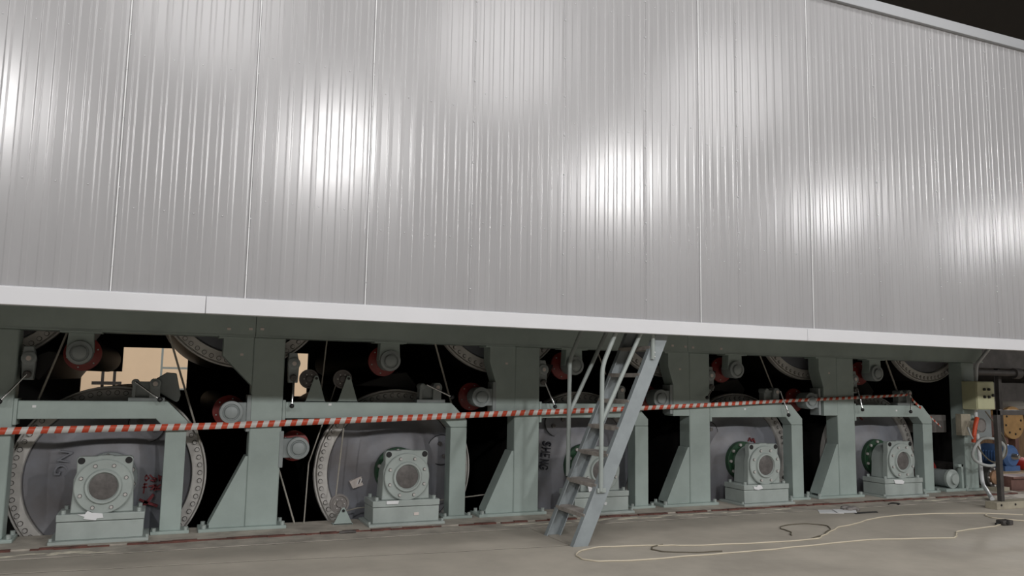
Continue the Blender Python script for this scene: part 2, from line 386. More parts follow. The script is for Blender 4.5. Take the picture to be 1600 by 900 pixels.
# ------------------------------------------------------------------ dryer cylinders
DR = 0.872
def hexbolt(r, h):
    b = MB(); n = 6
    b.add([(r*math.cos(2*PI*k/n), y, r*math.sin(2*PI*k/n)) for y in (0,-h) for k in range(n)],
          [tuple(range(n-1,-1,-1))[::-1], tuple(range(n,2*n))[::-1]]+[(i,i+n,(i+1)%n+n,(i+1)%n) for i in range(n)])
    k0 = len(b.f); b.lathe([(0.002,r*1.24),(-0.0015,r*1.24),(-0.0015,r*0.9)], (0,0), 10)  # dark ring painted in as the countersunk shadow round the head
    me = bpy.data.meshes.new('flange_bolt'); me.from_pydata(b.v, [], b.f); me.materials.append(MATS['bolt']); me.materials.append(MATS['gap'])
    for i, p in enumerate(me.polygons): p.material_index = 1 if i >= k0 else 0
    return me
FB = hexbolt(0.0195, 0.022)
def make_dryer(hub=True, single_bolts=False):
    r = empty('dryer_cylinder', (0,0,0))
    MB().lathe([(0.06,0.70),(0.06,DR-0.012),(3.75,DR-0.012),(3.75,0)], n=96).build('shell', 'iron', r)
    MB().lathe([(0.075,DR+0.004),(0.012,DR+0.004),(0.006,DR),(0.006,DR-0.012),(0.012,DR-0.016),(0.045,DR-0.016),(0.045,DR-0.028),(0.0,DR-0.028),(0.0,0.742),(0.012,0.735),(0.05,0.735)], n=96).build('flange_ring', 'flange', r)
    MB().lathe([(0.05,0.737),(0.03,0.72),(0.05,0.66),(0.06,0.58),(0.035,0.50),(-0.01,0.42),(-0.045,0.345),(-0.06,0.27),(-0.07,0.24),(0.0,0.1),(0.0,0)], n=96).build('head_plate', 'head', r, smooth=60)
    N = 66
    if single_bolts:
        for k in range(N):
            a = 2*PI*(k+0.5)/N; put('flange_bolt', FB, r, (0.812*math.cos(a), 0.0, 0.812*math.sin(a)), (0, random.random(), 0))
    else:
        b = MB(); src = [tuple(v.co) for v in FB.vertices]; fc = [tuple(p.vertices) for p in FB.polygons]
        for k in range(N):
            a = 2*PI*(k+0.5)/N; b.add([(x+0.812*math.cos(a), y, z+0.812*math.sin(a)) for x,y,z in src], fc)
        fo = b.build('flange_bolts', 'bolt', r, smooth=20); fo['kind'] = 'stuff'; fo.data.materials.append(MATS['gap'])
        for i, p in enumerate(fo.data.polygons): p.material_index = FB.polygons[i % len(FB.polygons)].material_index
    if hub:
        MB().lathe([(-0.05,0.25),(-0.13,0.25),(-0.135,0.245),(-0.135,0.19),(-0.17,0.17),(-0.19,0.13),(-0.24,0.12),(-0.24,0)], n=48).build('hub_flange', 'hubgreen', r)
        for k in range(10):
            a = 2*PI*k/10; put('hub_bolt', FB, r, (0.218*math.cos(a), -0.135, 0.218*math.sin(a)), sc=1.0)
        # scribed manhole cover with two studs, off centre
        mx, mz = 0.575, 0.0
        ring = [(mx+0.165*math.cos(2*PI*k/40), 0.034, mz+0.165*math.sin(2*PI*k/40)) for k in range(41)]
        MB().lathe([(0.052,0.165),(0.022,0.163),(0.018,0.155),(0.018,0.0)], (mx,mz), 40).build('manhole_cover', 'head', r)
        MB().tube([(mx+0.167*math.cos(2*PI*k/40), 0.022, mz+0.167*math.sin(2*PI*k/40)) for k in range(41)], 0.0045, 6).build('manhole_gasket', 'black', r)
        for s in (-1,1): MB().cyl(mx, mz+0.075*s, 0.024, -0.01, 0.02, 14).build('stud', 'disc', r)
    return r
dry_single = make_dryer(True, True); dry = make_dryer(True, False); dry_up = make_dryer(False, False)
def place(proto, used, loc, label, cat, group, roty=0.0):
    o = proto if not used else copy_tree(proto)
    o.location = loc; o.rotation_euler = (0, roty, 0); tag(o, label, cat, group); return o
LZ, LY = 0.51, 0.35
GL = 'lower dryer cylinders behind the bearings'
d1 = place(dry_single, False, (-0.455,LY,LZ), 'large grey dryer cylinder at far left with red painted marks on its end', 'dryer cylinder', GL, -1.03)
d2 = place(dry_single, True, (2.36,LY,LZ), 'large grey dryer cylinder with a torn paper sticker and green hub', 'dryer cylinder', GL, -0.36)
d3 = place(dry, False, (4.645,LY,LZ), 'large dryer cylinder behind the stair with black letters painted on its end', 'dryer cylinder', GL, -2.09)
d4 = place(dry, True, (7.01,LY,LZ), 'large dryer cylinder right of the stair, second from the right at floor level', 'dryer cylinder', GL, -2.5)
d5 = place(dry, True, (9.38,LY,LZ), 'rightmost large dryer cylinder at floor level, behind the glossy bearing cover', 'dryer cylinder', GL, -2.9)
for ch in d1.children:
    if ch.name.startswith('hub_flange'): ch.data = ch.data.copy(); ch.data.materials[0] = MATS['cap']
GU = 'upper dryer cylinders half hidden above the beam'
for i, (x, lab) in enumerate(((-1.64,'upper dryer cylinder peeking out at the far left top corner'),(0.70,'upper dryer cylinder rim curving behind the second upright'),(3.58,'upper dryer cylinder rim curving behind the upright left of the stair'),(5.9,'upper dryer cylinder rim glimpsed behind the top of the stair'),(8.25,'upper dryer cylinder rim between the two bays right of the stair'),(10.6,'upper dryer cylinder rim at far right, its whole lower arc showing'))):
    place(dry_up, i > 0, (x,LY,2.46), lab, 'dryer cylinder', GU)

# paint and stickers on the dryer ends (children of their dryer)
def unrot(o, x, y, z):   # world point -> local of a dryer root rotated about y
    return Matrix.Rotation(-o.rotation_euler.y, 4, 'Y') @ Vector((x-o.location.x, y-o.location.y, z-o.location.z))
def stroke(o, name, pts, m, wd, y, th=0.004):
    b = MB()
    for (x0,z0), (x1,z1) in zip(pts, pts[1:]):
        d = Vector((x1-x0,z1-z0)); d.normalize(); n = Vector((-d.y,d.x))*wd/2; e = d*wd*0.3
        q = [(x0-e.x+n.x,z0-e.y+n.y),(x0-e.x-n.x,z0-e.y-n.y),(x1+e.x-n.x,z1+e.y-n.y),(x1+e.x+n.x,z1+e.y+n.y)]
        b.prism(q, y-th, y+0.02)
    b.v = [tuple(unrot(o, *v)) for v in b.v]
    return b.build(name, m, o)
def text_on(o, name, body, x, z, y, size, ang, m, depth=0.003):
    c = bpy.data.curves.new('txt','FONT'); c.body = body; c.size = size; c.extrude = depth; c.align_x = 'CENTER'; c.align_y = 'CENTER'; c.space_character = 1.1
    t = bpy.data.objects.new('txt', c); COL.objects.link(t)
    dg = bpy.context.evaluated_depsgraph_get(); me = bpy.data.meshes.new_from_object(t.evaluated_get(dg)); bpy.data.objects.remove(t)
    me.materials.clear(); me.materials.append(MATS[m])
    M = Matrix.Translation((x,y,z)) @ Matrix.Rotation(-ang, 4, 'Y') @ Matrix.Rotation(PI/2, 4, 'X')
    R = Matrix.Rotation(-o.rotation_euler.y, 4, 'Y') @ Matrix.Translation(-o.location)
    me.transform(R @ M)
    ob = bpy.data.objects.new(name, me); COL.objects.link(ob); ob.parent = o; return ob
Y0 = LY-0.012
for i, st in enumerate(([(-0.15,0.50),(-0.13,0.53),(-0.105,0.50),(-0.13,0.475),(-0.15,0.50)],[(-0.10,0.53),(-0.07,0.50),(-0.04,0.49),(-0.055,0.47),(-0.09,0.48)],[(-0.02,0.52),(-0.01,0.47),(0.0,0.51)],
        [(-0.19,0.40),(-0.16,0.44),(-0.12,0.445)],[(-0.14,0.45),(-0.145,0.36)],[(-0.16,0.415),(-0.12,0.415)],[(-0.10,0.42),(-0.05,0.43),(-0.03,0.40)],[(-0.08,0.39),(-0.04,0.43)],[(-0.05,0.38),(0.0,0.43)],[(-0.03,0.39),(0.0,0.39)])):
    stroke(d1, 'painted_character', st, 'markred', 0.013, LY-0.02, 0.032)
stroke(d1, 'painted_star', [(-0.26,0.345),(-0.13,0.275),(-0.02,0.23)], 'markred', 0.022, LY-0.015, 0.03)
stroke(d1, 'painted_star', [(-0.06,0.335),(-0.11,0.27),(-0.15,0.22)], 'markred', 0.026, LY-0.015, 0.03)
text_on(d1, 'cast_letters', 'NG', -0.86, 0.66, LY-0.016, 0.16, -1.75, 'faint', 0.02)
GLY = {'S': [[(0.9,0.85),(0.6,1.0),(0.2,0.95),(0.08,0.75),(0.3,0.55),(0.75,0.45),(0.92,0.25),(0.7,0.03),(0.3,0.0),(0.05,0.15)]], 'H': [[(0.1,1),(0.1,0)],[(0.9,1),(0.9,0)],[(0.1,0.5),(0.9,0.5)]],
       'E': [[(0.9,1),(0.1,1),(0.1,0),(0.9,0)],[(0.1,0.52),(0.75,0.52)]], 'N': [[(0.1,0),(0.1,1),(0.9,0),(0.9,1)]], 'G': [[(0.9,0.85),(0.6,1),(0.25,0.95),(0.06,0.6),(0.1,0.2),(0.4,0.0),(0.75,0.05),(0.92,0.25),(0.92,0.48),(0.6,0.48)]]}
for k, chx in enumerate('SHENG'):               # hand lettering running down the dryer end
    ox, oz = 4.165-0.010*k, 0.795-0.068*k
    for st in GLY[chx]:
        stroke(d3, 'painted_letter', [(ox+0.095*b_-0.008*a, oz-0.052*a-0.014*b_) for a, b_ in st], 'ink', 0.009, LY+0.012, 0.03)
stroke(d4, 'painted_character', [(7.14,0.76),(7.17,0.80),(7.20,0.755),(7.23,0.79),(7.25,0.74)], 'markred', 0.012, Y0-0.03, 0.03)
stroke(d4, 'painted_character', [(7.13,0.73),(7.2,0.72),(7.26,0.71)], 'markred', 0.012, Y0-0.03, 0.03)
stroke(d5, 'painted_character', [(9.05,1.06),(9.1,1.12),(9.16,1.04),(9.2,1.1),(9.28,1.03)], 'markred', 0.014, Y0+0.04)
stk = MB().prism([(1.86,0.40),(1.99,0.455),(2.03,0.365),(1.90,0.325)], LY-0.028, LY+0.03); stk.v = [tuple(unrot(d2,*v)) for v in stk.v]
tag(stk.build('torn_sticker', 'sticker', d2), 'torn printed paper sticker')
for k in range(5): stroke(d2, 'sticker_print', [(1.94+0.017*k,0.37+0.006*k),(1.955+0.017*k,0.42+0.004*k)], 'ink' if k % 2 else 'white', 0.008, LY-0.026)

# ------------------------------------------------------------------ bearing housings on stools
def make_bearing():
    r = empty('bearing_housing', (0,0,0))          # base at floor, axis x = 0, z = 0.495
    Z = 0.495
    MB().box(-0.40,0.40,-0.27,0.22,0.012,0.04).build('foot_plate', 'bearing', r, bevel=0.004)
    MB().box(-0.35,0.35,-0.21,0.17,0.04,0.195).build('stool', 'bearing', r, bevel=0.006)
    MB().box(-0.355,0.355,-0.215,0.175,0.2,0.262).build('sole_bar', 'bearing', r, bevel=0.006)
    # housing: ear plate in front, round body behind, pedestal below
    pts = []
    def arc(cx, cz, rr, a0, a1, n=5): return [(cx+rr*math.cos(a0+(a1-a0)*k/n), cz+rr*math.sin(a0+(a1-a0)*k/n)) for k in range(n+1)]
    pts = [(-0.255,0.262),(0.255,0.262),(0.245,0.45),(0.245,0.56)]
    pts += [(0.225,0.62)]+arc(0.195,0.725,0.035,0,PI/2)+[(0.07,0.76),(0.05,0.768),(-0.05,0.768),(-0.07,0.76)]+arc(-0.195,0.725,0.035,PI/2,PI)+[(-0.225,0.62),(-0.245,0.56),(-0.245,0.45)]
    MB().prism(pts, -0.165, -0.075).build('housing', 'bearing', r, bevel=0.01)
    MB().lathe([(-0.08,0.222),(0.13,0.222),(0.145,0.205),(0.145,0.0)], (0,Z), 48).build('housing_barrel', 'bearing', r)
    MB().prism([(-0.24,0.262),(0.24,0.262),(0.222,0.5),(-0.222,0.5)], -0.078, 0.13).build('pedestal', 'bearing', r, bevel=0.008)
    MB().lathe([(-0.16,0.24),(-0.192,0.24),(-0.2,0.232),(-0.2,0.158),(-0.212,0.150),(-0.222,0.146),(-0.222,0.128),(-0.205,0.122),(-0.2,0.118)], (0,Z), 56).build('cover_ring', 'bearing', r)
    dsc = MB().lathe([(-0.199,0.122),(-0.203,0.1),(-0.204,0.0)], (0,Z), 40).build('cover_disc', 'disc', r)
    for k in range(8):
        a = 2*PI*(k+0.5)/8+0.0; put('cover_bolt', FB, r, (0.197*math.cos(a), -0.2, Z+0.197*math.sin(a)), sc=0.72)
    for s in (-1,1):
        MB().lathe([(-0.164,0.03),(-0.168,0.03),(-0.168,0.0)], (0.192*s,0.722), 18).build('lifting_hole', 'black', r)
    for s in (-1,1):
        put('anchor_bolt', BOLT, r, (0.305*s,-0.17,0.262), sc=1.1); put('anchor_bolt', BOLT, r, (0.385*s,-0.22,0.04), sc=0.8)
        put('anchor_bolt', BOLT, r, (0.305*s,0.12,0.262), sc=1.1)
    return r
bp_ = make_bearing()
GB = 'dryer bearing housings on stools'
for i, (x, lab) in enumerate(((-0.47,'pale green bearing housing at far left on a floor stool, cloudy cover disc'),(2.345,'pale green bearing housing between the second upright and the stair, with green hub above'),(4.645,'pale green bearing housing on its stool partly hidden behind the stair'),(7.01,'pale green bearing housing on its stool, first to the right of the stair'),(9.38,'rightmost pale green bearing housing on its stool'))):
    place(bp_, i > 0, (x,0,0), lab, 'bearing housing', GB)
def paper(name, pts, y, label, m='white'):
    o = MB().prism(pts, y-0.006, y).build(name, m); tag(o, label, 'paper label'); return o
paper('paper_label', [(-0.66,0.262),(-0.60,0.262),(-0.58,0.29),(-0.55,0.275),(-0.46,0.262),(-0.45,0.225),(-0.50,0.222),(-0.51,0.205),(-0.61,0.222),(-0.60,0.24)], -0.218, 'white torn paper taped to the leftmost bearing stool')
paper('paper_label', [(2.13,0.262),(2.26,0.26),(2.25,0.228),(2.13,0.23)], -0.218, 'small white paper strip on the stool of the second bearing')
paper('paper_label', [(6.79,0.25),(6.84,0.235),(6.87,0.262),(6.92,0.25),(6.94,0.215),(6.87,0.20),(6.81,0.21)], -0.218, 'crumpled white paper on the stool right of the stair')
paper('paper_label', [(9.18,0.25),(9.33,0.245),(9.37,0.22),(9.35,0.19),(9.2,0.2)], -0.218, 'crumpled white paper on the rightmost bearing stool')
paper('paper_label', [(4.45,0.34),(4.50,0.345),(4.51,0.28),(4.47,0.265)], -0.218, 'white paper scrap on the bearing behind the stair')
paper('nameplate', [(2.425,0.135),(2.475,0.135),(2.475,0.105),(2.425,0.105)], -0.2105, 'tiny reddish nameplate on the front of the second stool', 'sticker')
paper('paper_label', [(4.67,0.14),(4.71,0.14),(4.70,0.11),(4.675,0.11)], -0.2105, 'tiny round white sticker on the stool behind the stair')

# ------------------------------------------------------------------ felt rolls
def make_roll(kind, rr=0.165):
    r = empty('felt_roll', (0,0,0))
    MB().lathe([(0.31,0.0),(0.31,rr-0.003),(3.8,rr-0.003),(3.8,0)], n=40).build('roll_body', 'rubber', r)
    MB().lathe([(0.20,0.06),(0.26,0.07),(0.285,rr-0.02),(0.29,rr),(0.318,rr+0.001)], n=40).build('end_disc', 'red', r)
    for k in range(6):
        a = 2*PI*k/6+0.3; put('disc_screw', FB, r, ((rr-0.03)*math.cos(a), 0.282, (rr-0.03)*math.sin(a)), sc=0.4)
    MB().cyl(0,0,0.05,0.1,0.3,20).build('shaft', 'disc', r)
    MB().lathe([(0.16,0.0),(0.16,0.105),(-0.01,0.112),(-0.03,0.108),(-0.034,0.082),(-0.022,0.076),(-0.022,0.066),(-0.045,0.060),(-0.052,0.045),(-0.054,0.0)], n=36).build('bearing_cap', 'cap', r)
    if kind == 'hang':
        MB().prism([(-0.115,0.0),(0.115,0.0),(0.105,0.185),(-0.105,0.185)], 0.01, 0.14).build('hanger', 'green', r, bevel=0.006)
        MB().box(-0.175,0.175,-0.01,0.16,0.183,0.204).build('hanger_flange', 'green', r, bevel=0.003)
    else:
        s = 1 if kind == 'right' else -1
        MB().prism([(0,-0.095),(0.15*s,-0.095),(0.15*s,0.095),(0,0.095)], 0.01, 0.14).build('side_bracket', 'cap', r, bevel=0.006)
        MB().box(min(0.145*s,0.185*s),max(0.145*s,0.185*s),-0.005,0.16,-0.19,0.17).build('mounting_plate', 'cap', r, bevel=0.004)
    return r
h = make_roll('hang'); GH = 'felt rolls hanging from the beam'
for i, (x, lab) in enumerate(((-0.76,'hanging felt roll with red end at far left, under the beam'),(2.172,'hanging felt roll with red end above the second dryer'),(4.386,'hanging felt roll with red end behind the stair handrails'),(6.725,'hanging felt roll with red end, first right of the stair'),(9.16,'rightmost hanging felt roll with red end under the beam'))):
    place(h, i > 0, (x,0.0,1.692), lab, 'roll', GH)
s = make_roll('right', 0.158); GS = 'felt rolls bracketed to the uprights'
for i, (x, z, lab) in enumerate(((0.595,1.148,'felt roll with red end on the left side of the second upright'),(3.215,1.315,'felt roll with red end on the left side of the upright before the stair'),(5.57,1.318,'felt roll with red end partly covered by the stair stringer'),(7.95,1.302,'felt roll with red end left of the second upright from the right'))):
    place(s, i > 0, (x,0.0,z), lab, 'roll', GS)
l = make_roll('left', 0.155)
place(l, False, (1.255,0.0,0.79), 'low felt roll with red end beside the second dryer, under the tape', 'roll', GS)

# low felt roll near floor by the end upright
r = empty('felt_roll', (10.62,0.0,0.045), 'small low felt roll with grey bearing at floor level beside the end upright', 'roll', GS)
MB().lathe([(0.42,0),(0.42,0.17),(4.2,0.17),(4.2,0)], (10.62,0.26), 32).build('roll_body', 'red', r, at='world')
MB().lathe([(0.40,0),(0.40,0.12),(0.06,0.125),(0.05,0.11)], (10.62,0.19), 28).build('gearbox', 'cap', r, at='world')
MB().lathe([(0.06,0.135),(0.02,0.135),(0.015,0.10),(0.0,0.075),(-0.03,0.07),(-0.035,0.0)], (10.62,0.19), 24).build('bearing_cap', 'bearing', r, at='world')
MB().box(10.42,10.86,-0.03,0.42,0.015,0.055).build('foot', 'green', r, bevel=0.005, at='world')
MB().box(10.76,10.80,-0.02,0.05,0.055,0.40).box(10.70,10.80,-0.02,0.05,0.36,0.40).build('stand', 'green', r, bevel=0.004, at='world')

# ------------------------------------------------------------------ doctor clamps with levers
def rod(b0, b1, r): return MB().tube([b0, b1], r, 10)
def column_clamp(x, z, tip, label, carrier=True, pz=None):
    """plate on the right flank of an upright: big round boss, pivot below, lever with ball"""
    r = empty('doctor_clamp', (x,0.05,z), label, 'clamp lever', 'doctor clamps on the uprights')
    pz = pz if pz else z-0.145
    MB().prism([(x-0.05,z+0.11),(x+0.03,z+0.11),(x+0.055,z),(x+0.045,pz-0.05),(x-0.045,pz-0.05),(x-0.06,z)], 0.03, 0.12).build('plate', 'cap', r, bevel=0.006, at='world')
    MB().lathe([(0.04,0.062),(0.012,0.062),(0.008,0.055),(0.008,0.036),(0.0,0.034),(0.0,0)], (x,z), 24).build('boss', 'cap', r, at='world')
    MB().lathe([(0.0,0.022),(-0.004,0.022),(-0.005,0)], (x,z), 14).build('boss_pin', 'sticker', r, at='world')
    MB().lathe([(0.05,0.034),(-0.01,0.034),(-0.02,0.024),(-0.02,0.0)], (x-0.002,pz), 18).build('pivot', 'disc', r, at='world')
    if tip:
        a = (x-0.002, -0.03, pz); rod(a, (tip[0],-0.09,tip[1]), 0.010).build('lever_rod', 'chrome', r, at='world')
        MB().ball((tip[0],-0.09,tip[1]), 0.024).build('ball_grip', 'black', r, at='world')
    # doctor blade carrier running back across the machine
    if carrier: MB().prism([(x+0.03,z+0.03),(x+0.13,z+0.08),(x+0.22,z+0.06),(x+0.16,z-0.07),(x+0.07,z-0.2),(x+0.03,z-0.17)], 0.2, 4.0).build('blade_carrier', 'iron', r, bevel=0.01, at='world')
    return r
def arm_clamp(x, label, piv, tip, flip=False, wedge=True):
    """cast bracket with window standing on an arm; lever with ball; blade wedge to the right"""
    z0 = 1.25
    r = empty('doctor_clamp', (x,0.06,z0), label, 'clamp lever', 'doctor clamps on the arms')
    B = MB()
    MB().box(x-0.16,x+0.16,0.02,0.15,z0,z0+0.035).build('foot', 'cap', r, bevel=0.004, at='world')
    MB().box(x-0.13,x-0.10,0.03,0.13,z0+0.035,z0+0.17).build('web', 'cap', r, bevel=0.003, at='world')
    MB().box(x-0.10,x+0.02,0.07,0.10,z0+0.035,z0+0.17).build('back_plate', 'cap', r, at='world')
    MB().prism([(x+0.02,z0+0.035),(x+0.115,z0+0.035),(x+0.115,z0+0.19),(x+0.095,z0+0.215),(x+0.04,z0+0.215),(x+0.02,z0+0.19)], 0.02, 0.13).build('boss_block', 'cap', r, bevel=0.006, at='world')
    MB().lathe([(0.04,0.05),(0.012,0.05),(0.01,0.035),(0.0,0.03),(0.0,0.0)], (x+0.068,z0+0.165), 20).build('boss', 'cap', r, at='world')
    MB().lathe([(0.0,0.022),(-0.004,0.022),(-0.005,0)], (x+0.068,z0+0.165), 14).build('boss_pin', 'sticker', r, at='world')
    MB().lathe([(0.13,0.034),(0.0,0.034),(-0.008,0.026),(-0.008,0.0)], (x-0.105,z0+0.175), 16).build('pivot', 'cap', r, at='world')
    MB().box(x-0.13,x+0.04,0.05,0.12,z0+0.155,z0+0.185).build('link', 'cap', r, bevel=0.004, at='world')
    if tip:
        rod((piv[0],-0.02,piv[1]), (tip[0],-0.075,tip[1]), 0.010).build('lever_rod', 'chrome', r, at='world')
        MB().ball((tip[0],-0.075,tip[1]), 0.025).build('ball_grip', 'black', r, at='world')
    if wedge:
        P = [(x+0.05,z0+0.2),(x+0.16,z0+0.275),(x+0.25,z0+0.27),(x+0.30,z0+0.06),(x+0.285,z0+0.0),(x+0.26,z0-0.01),(x+0.10,z0+0.08)]
        MB().prism(P, 0.13, 0.21).build('blade_end', 'cap', r, bevel=0.01, at='world')
        MB().prism([(a+0.0,b) for a,b in P], 0.22, 3.9).build('blade_carrier', 'iron', r, bevel=0.01, at='world')
    return r
column_clamp(-1.165, 1.63, (-1.346,1.243), 'clamp lever with black ball on the leftmost upright')
column_clamp(1.18, 1.638, (1.161,1.213), 'clamp lever hanging straight down on the second upright', False)
column_clamp(3.995, 1.636, (4.095,1.216), 'clamp lever hanging left of the stair handrail')
column_clamp(6.352, 1.612, (6.206,1.334), 'clamp lever tilted left across the upright right of the stair')
column_clamp(8.782, 1.605, (8.79,1.19), 'clamp lever on the second upright from the right')
arm_clamp(-0.17, 'clamp bracket with lever and wedge blade on the leftmost arm', (-0.273,1.429), (-0.053,1.269))
arm_clamp(2.65, 'clamp bracket with slanting lever on the arm of the twin pulleys', (2.582,1.444), (2.856,1.316), wedge=False)
arm_clamp(4.97, 'clamp bracket on the arm seen between the stair stringers', None, None, wedge=False)
arm_clamp(7.33, 'clamp bracket with lever crossing the tape right of the stair', (7.43,1.427), (7.51,1.118), wedge=False)
arm_clamp(9.74, 'clamp bracket with lever where the striped tape is tied, far right', (9.805,1.398), (9.716,1.162), wedge=False)

# doctor blades seen as dark wedges on the right bays
for x, lab in ((2.42,'dark scraper bar above the second dryer'),(7.08,'dark scraper bar above the dryer right of the stair'),(9.45,'dark scraper bar above the rightmost dryer')):
    tag(MB().prism([(x-0.5,1.42),(x-0.1,1.56),(x+0.08,1.58),(x+0.2,1.44),(x+0.16,1.36),(x-0.2,1.41)], 0.5, 3.9).build('scraper_bar', 'iron', bevel=0.01), lab, 'scraper', 'dark scraper bars')

# ------------------------------------------------------------------ pulleys and ropes
def pulley(x, z, wx, wz, base, wd, label, m='disc', y=0.03):
    r = empty('rope_pulley', (x,y,base), label, 'pulley', 'rope pulleys on triangular brackets')
    MB().prism([(x-wd,base),(x+wd,base),(x+0.022,z+0.012),(x+0.012,z+0.028),(x-0.012,z+0.028),(x-0.022,z+0.012)], y, y+0.012).build('bracket', 'green', r, bevel=0.002, at='world')
    MB().box(x-wd,x+wd,y,y+0.1,base,base+0.01).build('bracket_foot', 'green', r, at='world')
    MB().lathe([(y+0.03,0.0),(y+0.03,0.03),(y+0.045,0.035),(y+0.045,0.075),(y+0.035,0.08),(y+0.035,0.098),(y+0.05,0.085),(y+0.065,0.098),(y+0.065,0.04),(y+0.07,0.0)], (wx,wz), 36).build('wheel', m, r, at='world')
    MB().lathe([(y+0.05,0.014),(y-0.012,0.014),(y-0.012,0.0)], (x,z), 14).build('axle', 'black', r, at='world')
    rod((x,y+0.04,z), (wx,y+0.06,wz), 0.014).build('crank', m, r, at='world')
    for k in range(6):
        a = 2*PI*k/6; put('wheel_bolt', FB, r, (wx-x+0.05*math.cos(a), 0.045, wz-base+0.05*math.sin(a)), sc=0.35)
pulley(1.412, 1.492, 1.345, 1.485, 1.25, 0.10, 'dark rope pulley on triangular bracket, left of the pair')
pulley(1.745, 1.495, 1.69, 1.488, 1.25, 0.104, 'dark rope pulley on triangular bracket, right of the pair')
pulley(1.735, 0.155, 1.70, 0.218, 0.016, 0.10, 'rusty rope pulley on a bracket at floor level by the second stool', 'headrust', -0.02)
def rope(pts, label, r=0.0075, m='rope', name='guide_rope', cat='rope', group='white guide ropes'):
    tag(MB().tube(pts, r, 8).build(name, m), label, cat, group)
rope([(-0.885,0.15,1.90),(-1.081,0.15,1.25)], 'thin guide rope slanting beside the leftmost hanging roll', 0.010)
rope([(-0.012,0.15,1.90),(0.277,0.25,1.03),(0.34,0.3,0.82)], 'thin guide rope slanting down past the leftmost arm', 0.010)
rope([(1.524,0.15,1.90),(1.468,0.1,1.25)], 'thin guide rope dropping to the left pulley of the pair', 0.007)
rope([(1.655,0.24,1.43),(1.60,0.22,1.25),(1.40,0.2,0.62),(1.379,0.2,0.0)], 'thin guide rope dropping from the right pulley to the floor', 0.007)
rope([(2.718,0.15,1.90),(2.95,0.2,1.21)], 'thin guide rope slanting down to the chamfer above the second dryer', 0.011)
rope([(1.745,0.2,1.09),(1.733,0.1,1.05),(1.655,0.03,0.215)], 'thin guide rope crossing the second dryer end to the floor pulley', 0.008)
rope([(1.105,0.2,0.557),(1.289,0.2,0.0)], 'thin guide rope slanting right into the dark beside the second upright', 0.009)
rope([(1.74,0.06,0.13),(1.93,0.20,0.14),(2.75,0.24,0.17),(3.25,0.27,0.20),(3.5,0.28,0.22)], 'thin guide rope running level behind the second stool', 0.007)
rope([(7.243,0.15,1.90),(7.425,0.1,1.43)], 'thin guide rope slanting down right of the stair bay', 0.009)
rope([(9.521,0.15,1.90),(9.728,0.15,1.44)], 'grey guide rope slanting down in the rightmost bay', 0.012)
rope([(3.97,0.3,1.90),(3.95,0.2,1.69)], 'short guide rope above the clamp left of the stair', 0.009)
rope([(4.86,0.3,1.88),(4.98,0.3,1.6)], 'short guide rope glimpsed behind the stair rails', 0.009)

# ------------------------------------------------------------------ barrier tape
def ribbon(name, pts, m, label, cat):
    P = spline(pts, 6); b = MB(); vs = []; L = [0]; n = len(P)
    hs = [0.062-0.028*max(0,min(1,(p.x-3.5)/6.0)) for p in P]
    for i, p in enumerate(P):
        if i: L.append(L[-1]+(P[i]-P[i-1]).length)
        hh = hs[i]/2; wv = 0.006*math.sin(3.1*p.x)
        vs += [(p.x, p.y-wv, p.z-hh), (p.x, p.y+wv, p.z+hh)]
    fs = [(2*i,2*i+2,2*i+3,2*i+1) for i in range(n-1)]
    o = b.add(vs, fs).build(name, m)
    uv = o.data.uv_layers.new(name='UVMap')
    for poly in o.data.polygons:
        for li in poly.loop_indices:
            vi = o.data.loops[li].vertex_index; uv.data[li].uv = (L[vi//2], vi % 2)
    sol = o.modifiers.new('thickness', 'SOLIDIFY'); sol.thickness = 0.001
    return tag(o, label, cat)
ribbon('barrier_tape', [(-2.6,-0.05,0.95),(-1.33,-0.045,0.984),(0.02,-0.04,1.008),(0.83,-0.035,1.032),(2.1,-0.06,1.082),(3.42,-0.06,1.134),(5.247,-0.06,1.2),(7.3,-0.05,1.292),(9.46,-0.04,1.385),(9.72,-0.03,1.405)], 'tape', 'red and white striped barrier tape stretched across the whole row of frames', 'barrier tape')
ribbon('barrier_tape', [(9.76,-0.03,1.40),(9.84,-0.03,1.31),(10.2,0.05,1.12),(10.56,0.12,0.93)], 'tape', 'short twisted tail of red and white tape slanting down at far right', 'barrier tape')

# ------------------------------------------------------------------ stair
st = empty('steel_stair', (3.58,-1.385,0.0), 'steep grey steel stair with two handrails leading up into the hood', 'stair')
dx, dz = 0.845, 1.94                # run and rise of the stringer
sl = dx/dz; ZT = 2.45
def stringer(y, out):
    w_ = 0.157
    poly = [(3.5,0.0),(3.5+w_,0.0),(3.5+w_+sl*ZT*1.04,ZT),(3.5+sl*ZT*1.04,ZT)]
    MB().prism(poly, y-0.005, y+0.005).build('stringer', 'ladder', st, bevel=0.001, at='world')
    fw = 0.055
    y0, y1 = (y, y+fw) if out > 0 else (y-fw, y)
    a = [(3.5,0.0),(3.512,0.0),(3.512+sl*ZT*1.04,ZT),(3.5+sl*ZT*1.04,ZT)]
    MB().prism(a, y0, y1).build('stringer_flange', 'ladder', st, at='world')
    a = [(3.5+w_-0.012,0.0),(3.5+w_,0.0),(3.5+w_+sl*ZT*1.04,ZT),(3.5+w_-0.012+sl*ZT*1.04,ZT)]
    MB().prism(a, y0, y1).build('stringer_flange', 'ladder', st, at='world')
stringer(-1.69, 1); stringer(-1.085, -1)
for z in (0.283, 0.55, 0.825, 1.077, 1.332, 1.592, 1.86, 2.12):
    x = 3.5+sl*1.04*z-0.01
    MB().box(x, x+0.165, -1.684, -1.09, z-0.004, z+0.004).box(x, x+0.006, -1.684, -1.09, z-0.035, z).box(x+0.159, x+0.165, -1.684, -1.09, z-0.035, z).build('tread', 'tread', st, bevel=0.002, at='world')
